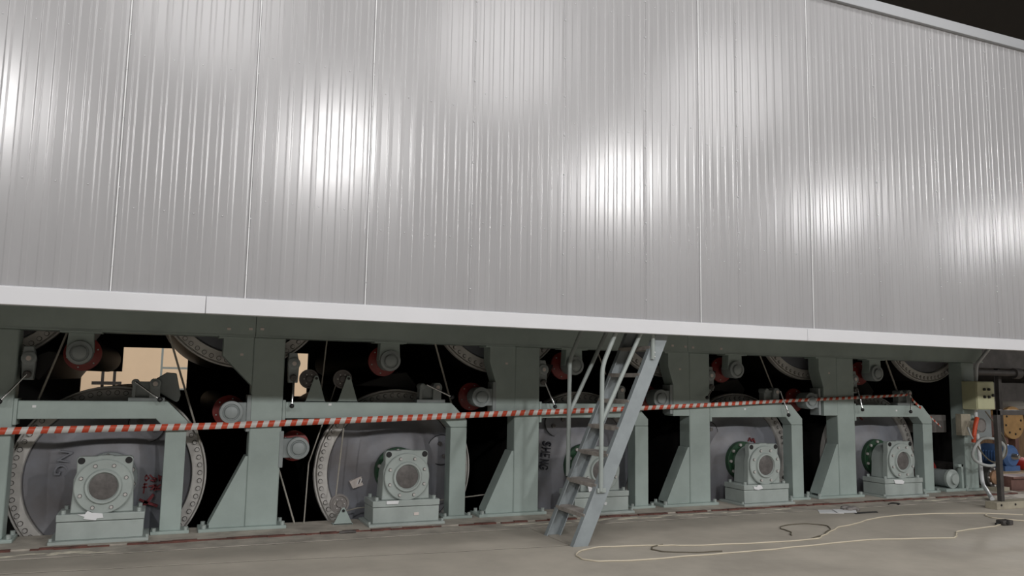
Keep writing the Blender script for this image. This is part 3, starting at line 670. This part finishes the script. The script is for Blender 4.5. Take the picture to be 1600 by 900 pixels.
def arcbend(a, b, c, rad=0.09, n=6):
    a, b, c = Vector(a), Vector(b), Vector(c); p = b+(a-b).normalized()*rad; q = b+(c-b).normalized()*rad
    return [a]+[(p*(1-t)*(1-t)+b*2*t*(1-t)+q*t*t) for t in [k/n for k in range(n+1)]]+[c]
for y, xb, zb0, zk in ((-1.712,3.778,0.49,1.655),(-1.06,3.768,0.56,1.735)):
    topx = xb+(2.42-zk)*0.468
    MB().tube(arcbend((xb,y,zb0),(xb+0.012,y,zk),(topx,y,2.42)), 0.0215, 14).build('handrail', 'rail', st, at='world')
    z1 = 1.16 if y < -1.5 else 1.2
    MB().tube([(xb+0.01,y,z1-0.02),(xb+0.03+(2.42-z1)*0.50,y,2.42)], 0.0205, 14).build('mid_rail', 'rail', st, at='world')
MB().tube([(4.355,-1.712,2.3),(4.354,-1.712,1.78),(4.353,-1.708,1.735)], 0.021, 12).build('rail_end', 'rail', st, at='world')
for z in (1.76,1.80): MB().ball((4.362,-1.735,z), 0.007, 8, 5).build('rail_bolt', 'white', st, at='world')
MB().box(3.74,3.83,-1.72,-1.694,0.478,0.52).build('rail_foot', 'rail', st, bevel=0.003, at='world')

# ------------------------------------------------------------------ cables, papers and plug on the floor
def cab(pts, label, m='cable', r=0.0065, name='floor_cable'):
    P = spline([(x,y,r) for x,y in pts], 8)
    P = [Vector((p.x+0.008*math.sin(5.3*i), p.y+0.010*math.sin(0.9*i)*math.sin(0.23*i), r)) for i, p in enumerate(P)]
    tag(MB().tube(P, r, 8).build(name, m), label, 'cable')
cab([(9.55,-1.75),(9.19,-1.53),(8.80,-1.41),(8.17,-1.31),(7.55,-1.38),(7.11,-1.56),(6.65,-1.72),(6.24,-1.97),(5.89,-2.13),(5.17,-2.09),(4.59,-2.0),(4.37,-1.92),(4.04,-1.84),(3.68,-1.80),(3.44,-1.92),(3.34,-2.11),(3.42,-2.29),(3.79,-2.37),(4.44,-2.38),(4.99,-2.39),(5.54,-2.37),(6.38,-2.33),(7.00,-2.44),(7.38,-2.52),(7.55,-2.42),(7.80,-2.27),(8.3,-2.21),(8.6,-2.15)], 'long cream cable looping across the floor from the stair foot to the black plug')
cab([(5.9,-2.12),(6.36,-1.87),(6.62,-1.62),(6.52,-1.42),(6.19,-1.43),(6.03,-1.56),(6.0,-1.72),(5.86,-1.9)], 'thin dark cable loop lying on the floor right of the stair', 'darkcable', 0.006)
cab([(4.7,-2.30),(4.38,-2.25),(4.16,-2.12),(4.16,-1.97),(4.35,-1.87)], 'short dark bend of cable inside the cream loop', 'darkcable', 0.006)
cab([(9.6,-2.2),(9.11,-2.03),(8.98,-1.75),(9.16,-1.56)], 'short cable bend at the right edge of the floor', 'cable', 0.007)
pl = empty('extension_socket', (8.68,-2.14,0.0), 'small black cable socket lying at the right end of the cream cable', 'socket')
MB().box(8.60,8.76,-2.19,-2.09,0.0,0.055).build('body', 'steel', pl, bevel=0.012, at='world')
MB().lathe([(-2.2,0.0),(-2.2,0.022),(-2.185,0.026),(-2.185,0)], (8.66,0.03), 14).build('socket_face', 'black', pl, at='world')
MB().tube([(8.60,-2.14,0.03),(8.52,-2.15,0.02)], 0.012, 8).build('strain_relief', 'black', pl, at='world')
def sheet(pts, z, label, m='white'):
    n = len(pts); tag(MB().add([(x,y,z+0.004+dz_) for x,y,dz_ in pts]+[(x,y,z+dz_) for x,y,dz_ in pts], [tuple(range(n)), tuple(range(2*n-1,n-1,-1))]+[(i,i+n,(i+1)%n+n,(i+1)%n) for i in range(n)]).build('paper_sheet', m), label, 'paper')
sheet([(7.22,-0.88,0),(7.50,-0.98,0),(7.62,-0.80,0.01),(7.38,-0.68,0)], 0.0, 'white paper sheet on the floor before the right bay, left one of two')
sheet([(7.42,-0.96,0),(7.66,-1.02,0),(7.78,-0.88,0.02),(7.5,-0.80,0.01)], 0.008, 'white paper sheet half under the dark rag on the floor')
sheet([(7.6,-1.06,0),(7.96,-1.06,0),(8.02,-0.98,0.0),(7.66,-0.96,0)], 0.0, 'thin dark board lying beside the papers on the floor', 'steel')
rg = MB()
for k in range(9):
    a = k*0.7; rg.ball((7.70+0.11*math.cos(a)*(k/9), -0.86+0.06*math.sin(a), 0.03+0.012*math.sin(k*2.1)), 0.05, 8, 6, (1.2,0.7,0.6))
tag(rg.build('rag', 'headrust', bevel=0), 'crumpled dark brown rag lying on the papers', 'rag')
tag(MB().tube(spline([(8.62,-0.62,0.008),(8.72,-0.58,0.012),(8.80,-0.63,0.008),(8.72,-0.68,0.01)],5), 0.009, 6).build('wire_scrap', 'black'), 'small black curl of wire on the floor at right', 'wire')
tag(MB().tube(spline([(1.62,-0.42,0.012),(1.70,-0.43,0.02),(1.78,-0.42,0.012)],5), 0.014, 6).build('rubble_chip', 'disc'), 'small dark chip lying before the twin pulley bay', 'debris')

# ------------------------------------------------------------------ end upright: control box, conduit, hoses
cb = empty('control_box', (11.0,-0.12,1.2), 'yellowish push-button control box mounted on the end upright', 'control box')
MB().box(10.84,11.22,-0.25,-0.02,1.2,1.61).build('housing', 'cabinet', cb, bevel=0.006, at='world')
MB().box(10.85,11.21,-0.262,-0.25,1.21,1.60).build('door', 'cabinet', cb, bevel=0.004, at='world')
for bx in (10.99,11.085):
    for bz in (1.495,1.385):
        MB().lathe([(-0.262,0.022),(-0.285,0.02),(-0.29,0.012),(-0.29,0)], (bx,bz), 14).build('push_button', 'black', cb, at='world')
MB().cyl(11.17,1.41,0.022,-0.285,-0.262,12).build('door_lock', 'black', cb, at='world')
MB().box(10.92,11.0,-0.02,0.0,1.25,1.56).build('mounting_bracket', 'green', cb, at='world')
cp = [(11.36,-0.12,2.12),(11.05,-0.12,1.86),(11.02,-0.12,1.60)]
cd = empty('conduit_pipe', (10.99,-0.12,0.0), 'white conduit pipe running down the end upright to the floor', 'pipe')
MB().tube(arcbend(*cp, rad=0.06), 0.026, 12).build('upper_pipe', 'pipe', cd, at='world')
MB().tube([(10.98,-0.12,1.2),(10.985,-0.12,1.07)], 0.026, 12).build('middle_pipe', 'pipe', cd, at='world')
MB().tube(arcbend((10.99,-0.12,0.86),(11.0,-0.16,0.13),(10.32,-0.80,0.03), 0.12), 0.028, 12).build('lower_pipe', 'pipe', cd, at='world')
jb = empty('junction_box', (10.98,-0.12,0.97), 'round shiny wrapped junction box on the conduit', 'junction box')
MB().lathe([(-0.07,0.0),(-0.07,0.09),(-0.085,0.1),(-0.20,0.1),(-0.21,0.09),(-0.20,0.082),(-0.195,0.0)], (10.98,0.97), 24).build('wrapped_can', 'headrust', jb, at='world')
MB().lathe([(-0.085,0.103),(-0.205,0.103),(-0.21,0.095)], (10.98,0.97), 24).build('rim', 'chrome', jb, at='world')
tag(MB().box(10.70,10.90,-0.10,-0.005,0.82,1.13).build('cover_box', 'footbeige', bevel=0.004), 'dull beige cover box fixed left of the junction box', 'cover')
tag(MB().box(10.25,10.86,0.28,0.62,0.84,1.10).build('box_girder', 'headrust', bevel=0.006), 'dark brown box girder behind the tail of the tape', 'girder')
hs = spline([(10.82,-0.26,1.08),(10.76,-0.28,1.0),(10.72,-0.28,0.86),(10.70,-0.28,0.74)], 8)
ob = MB().tube(hs, 0.03, 12)
for i, p in enumerate(hs): 
    if i % 2 == 0: ob.lathe([(-0.006,0.03),(0,0.034),(0.006,0.03)], (0,0), 12) if False else ob.ball(p, 0.033, 10, 4, (1,1,0.25))
tag(ob.build('corrugated_hose', 'orange'), 'short orange corrugated hose hanging beside the junction box', 'hose')
cc, rr_ = (10.98,0.60), 0.29
tag(MB().tube([(cc[0]+rr_*1.15*math.cos(a), -0.30-0.02*math.sin(3*a), cc[1]+rr_*0.68*math.sin(a)) for a in [2*PI*k/40*1.05+0.4 for k in range(41)]], 0.022, 10).build('coiled_hose', 'hose'), 'grey hose coiled in an oval loop on the end upright', 'hose')
tag(MB().tube(spline([(10.70,-0.30,0.76),(10.85,-0.32,0.55),(11.05,-0.34,0.45),(11.28,-0.34,0.55),(11.30,-0.33,0.75),(11.15,-0.30,0.98),(11.08,-0.2,1.18)],6), 0.010, 8).build('cable_loop', 'darkcable'), 'thin dark cable looping with the hose on the end upright', 'cable')
tag(MB().tube(spline([(10.72,-0.28,0.76),(10.66,-0.28,0.82),(10.62,-0.26,0.95)],5), 0.014, 8).build('hose_stub', 'hose'), 'short grey hose stub pointing up left of the orange hose', 'hose')

# ------------------------------------------------------------------ stand, motors and rolls at the right end
sd = empty('work_stand', (9.85,-1.3,0.0), 'dark steel stand with beige foot block at the right edge', 'stand')
MB().box(9.64,10.55,-1.36,-1.20,0.0,0.09).build('foot', 'footbeige', sd, bevel=0.004, at='world')
for x in (9.72,9.98): MB().cyl(x,0.055,0.014,-1.366,-1.35,10).build('bolt_hole', 'black', sd, at='world')
MB().box(9.80,9.86,-1.31,-1.25,0.09,1.235).build('post', 'steel', sd, bevel=0.004, at='world')
MB().box(9.80,10.6,-1.31,-1.25,1.17,1.235).build('top_rail', 'steel', sd, bevel=0.004, at='world')

rr = empty('rusty_roll', (11.36,0.0,0.0), 'rusty roll with bolted end flange on the floor behind the end upright', 'roll')
MB().lathe([(-0.08,0),(-0.08,0.145),(0.0,0.15),(1.1,0.15),(1.1,0)], (11.36,0.205), 28).build('roll_body', 'steel', rr, at='world')
MB().lathe([(-0.08,0.10),(-0.115,0.10),(-0.12,0.09),(-0.12,0)], (11.36,0.205), 24).build('end_flange', 'rust', rr, at='world')
for k in range(8):
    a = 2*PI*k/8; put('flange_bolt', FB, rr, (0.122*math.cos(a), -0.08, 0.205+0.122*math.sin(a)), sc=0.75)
MB().box(11.24,11.52,-0.2,0.3,0.0,0.065).build('skid', 'footbeige', rr, at='world')
def ibeam(x0,x1,y0,y1,z0,z1,label):
    r = empty('floor_girder', ((x0+x1)/2,(y0+y1)/2,z0), label, 'girder')
    MB().box(x0,x1,y0,y1,z1-0.03,z1).build('top_flange', 'rustred', r, at='world')
    MB().box(x0,x1,y0+0.04,y1-0.04,z0+0.02,z1-0.03).build('web', 'rustred', r, at='world')
    MB().box(x0,x1,y0,y1,z0,z0+0.02).build('bottom_flange', 'rustred', r, at='world')
ibeam(11.62,14.5,-0.2,0.12,0.0,0.21,'red-brown steel girder on the floor at far right')
tag(MB().box(11.75,14.5,0.3,1.2,0.0,0.19).build('timber_base', 'wood', bevel=0.01), 'pale timber base under the blue motor', 'timber')
bm = empty('blue_motor', (12.66,0.75,0.19), 'blue electric motor standing on the timber base', 'motor')
MB().lathe([(0.52,0.0),(0.52,0.14),(0.56,0.185),(1.0,0.185),(1.05,0.16),(1.05,0)], (12.66,0.42), 28).build('motor_body', 'blue', bm, at='world')
for k in range(8): MB().box(12.66-0.2,12.66+0.2,0.6+0.05*k,0.61+0.05*k,0.34,0.50).build('cooling_fin', 'blue', bm, at='world')
MB().box(12.48,12.84,0.54,1.0,0.19,0.27).build('feet', 'blue', bm, at='world')
MB().lathe([(0.42,0),(0.42,0.03),(0.45,0.04),(0.52,0.06),(0.52,0)], (12.66,0.42), 18).build('shaft', 'chrome', bm, at='world')
tag(MB().lathe([(0.5,0),(0.5,0.1),(0.8,0.1),(0.8,0)], (12.98,0.295), 20).build('red_coupling', 'signred'), 'red drum coupling beside the blue motor at the right edge', 'coupling')
yd = empty('yellow_reel', (15.1,2.4,0.0), 'large yellow perforated reel at the far right edge', 'reel')
MB().lathe([(2.2,0.0),(2.2,0.31),(2.26,0.31),(2.26,0.2),(2.5,0.2),(2.5,0.31),(2.56,0.31),(2.56,0)], (15.1,0.86), 40).build('reel_drum', 'yellow', yd, at='world')
for k in range(8):
    a = 2*PI*k/8+0.2; MB().cyl(15.1+0.22*math.cos(a),0.86+0.22*math.sin(a),0.02,2.19,2.21,12).build('reel_hole', 'black', yd, at='world')
for s_ in (-0.3,0.3): MB().box(15.1+s_*0.5-0.05,15.1+s_*0.5+0.05,2.25,2.5,0.0,0.72).build('reel_cradle', 'rustred', yd, at='world')
tag(MB().box(14.6,18.5,3.8,4.6,0.0,0.5).build('wooden_crate', 'wood', bevel=0.01), 'pale wooden crate behind the yellow reel', 'crate')
# dark roll stand framing seen beyond the end upright
rs = empty('roll_stand', (12.9,1.5,0.0), 'dark steel roll stand framework beyond the end upright', 'machine frame')
for n_, a in (('cross_beam',(11.62,19.0,1.9,2.3,1.28,1.62)),('cross_beam',(12.2,19.0,1.2,1.4,1.86,2.6)),('cross_beam',(12.2,19.0,2.6,2.9,1.5,2.2)),('pillar',(12.0,12.25,2.0,2.3,0.0,1.28)),('pillar',(13.42,13.5,1.25,1.33,0.0,1.86))):
    MB().box(*a).build(n_, 'steel', rs, bevel=0.006, at='world')
MB().lathe([(12.2,0.0),(12.2,0.05),(13.6,0.05),(13.6,0.09),(13.75,0.09),(13.75,0)], (-1.1,1.78), 16, 'x').build('hydraulic_cylinder', 'steel', rs, at='world')
MB().box(12.28,12.7,0.9,1.0,0.7,1.25).build('cover_plate', 'cap', rs, at='world')
MB().lathe([(1.6,0),(1.6,0.2),(3.5,0.2),(3.5,0)], (13.6,0.85), 24).build('dark_roller', 'rustred', rs, at='world')
tag(MB().lathe([(12.6,0.0),(12.6,0.14),(18.6,0.14),(18.6,0)], (-2.5,1.25), 24, 'x').build('grey_tube', 'pipe'), 'long grey tube lying across the far right behind the roll stand', 'tube')

# ------------------------------------------------------------------ far side of the machine: dark gear casing with one opening
gc = empty('gear_casing', (4.0,4.75,-1.2), 'black gear casing closing the far side of the machine', 'casing')
def gp(x0,x1,z0,z1): MB().box(x0,x1,4.7,4.8,z0,z1).build('casing_plate', 'dark_inside', gc, at='world')
gp(-3.2,-1.15,-1.2,2.4); gp(-1.15,-0.62,-1.2,1.2); gp(-1.15,-0.62,1.54,2.4); gp(-0.62,0.27,-1.2,1.28); gp(0.27,1.86,-1.2,2.4); gp(1.86,2.06,-1.2,1.2); gp(2.06,11.5,-1.2,2.4); gp(-0.62,0.27,1.9,2.4); MB().box(11.5,11.58,0.45,4.7,-0.2,2.15).build('casing_plate', 'dark_inside', gc, at='world'); gp(1.86,2.06,1.88,2.4)  # dark end plate added to keep the rightmost bay's opening black
rk = empty('storage_rack', (0.2,9.0,0.0), 'light ladder-like rack standing before the beige back wall', 'rack')
for x in (-0.14,0.75): MB().box(x,x+0.04,9.0,9.04,0.0,3.0).build('rack_post', 'rail', rk, at='world')
for z in (0.4,0.8,1.2,1.62,2.03,2.5): MB().box(-0.1,0.75,9.0,9.04,z,z+0.04).build('rack_rung', 'rail', rk, at='world')
tag(MB().box(-1.15,-1.1,8.6,8.65,0,1.75).box(-0.95,-0.9,8.6,8.65,0,1.75).box(-1.3,-0.8,8.55,8.7,1.3,1.36).build('dark_trestle', 'steel'), 'dark trestle legs glimpsed through the gap in the leftmost bay', 'trestle')
pr = empty('plank_screen', (16.0,3.3,0.0), 'brown wooden plank screen behind the steel stand', 'screen')
for k in range(9): MB().box(14.9+0.26*k,15.145+0.26*k,3.2+0.01*(k%2),3.25,0.0,1.3-0.02*(k%3)).build('plank', 'plank', pr, at='world')
tag(MB().tube([(30,2,10.4),(21,4,7.6)], 0.02, 6).build('roof_wire', 'cap'), 'thin stay wire under the dark roof at the upper right', 'wire')
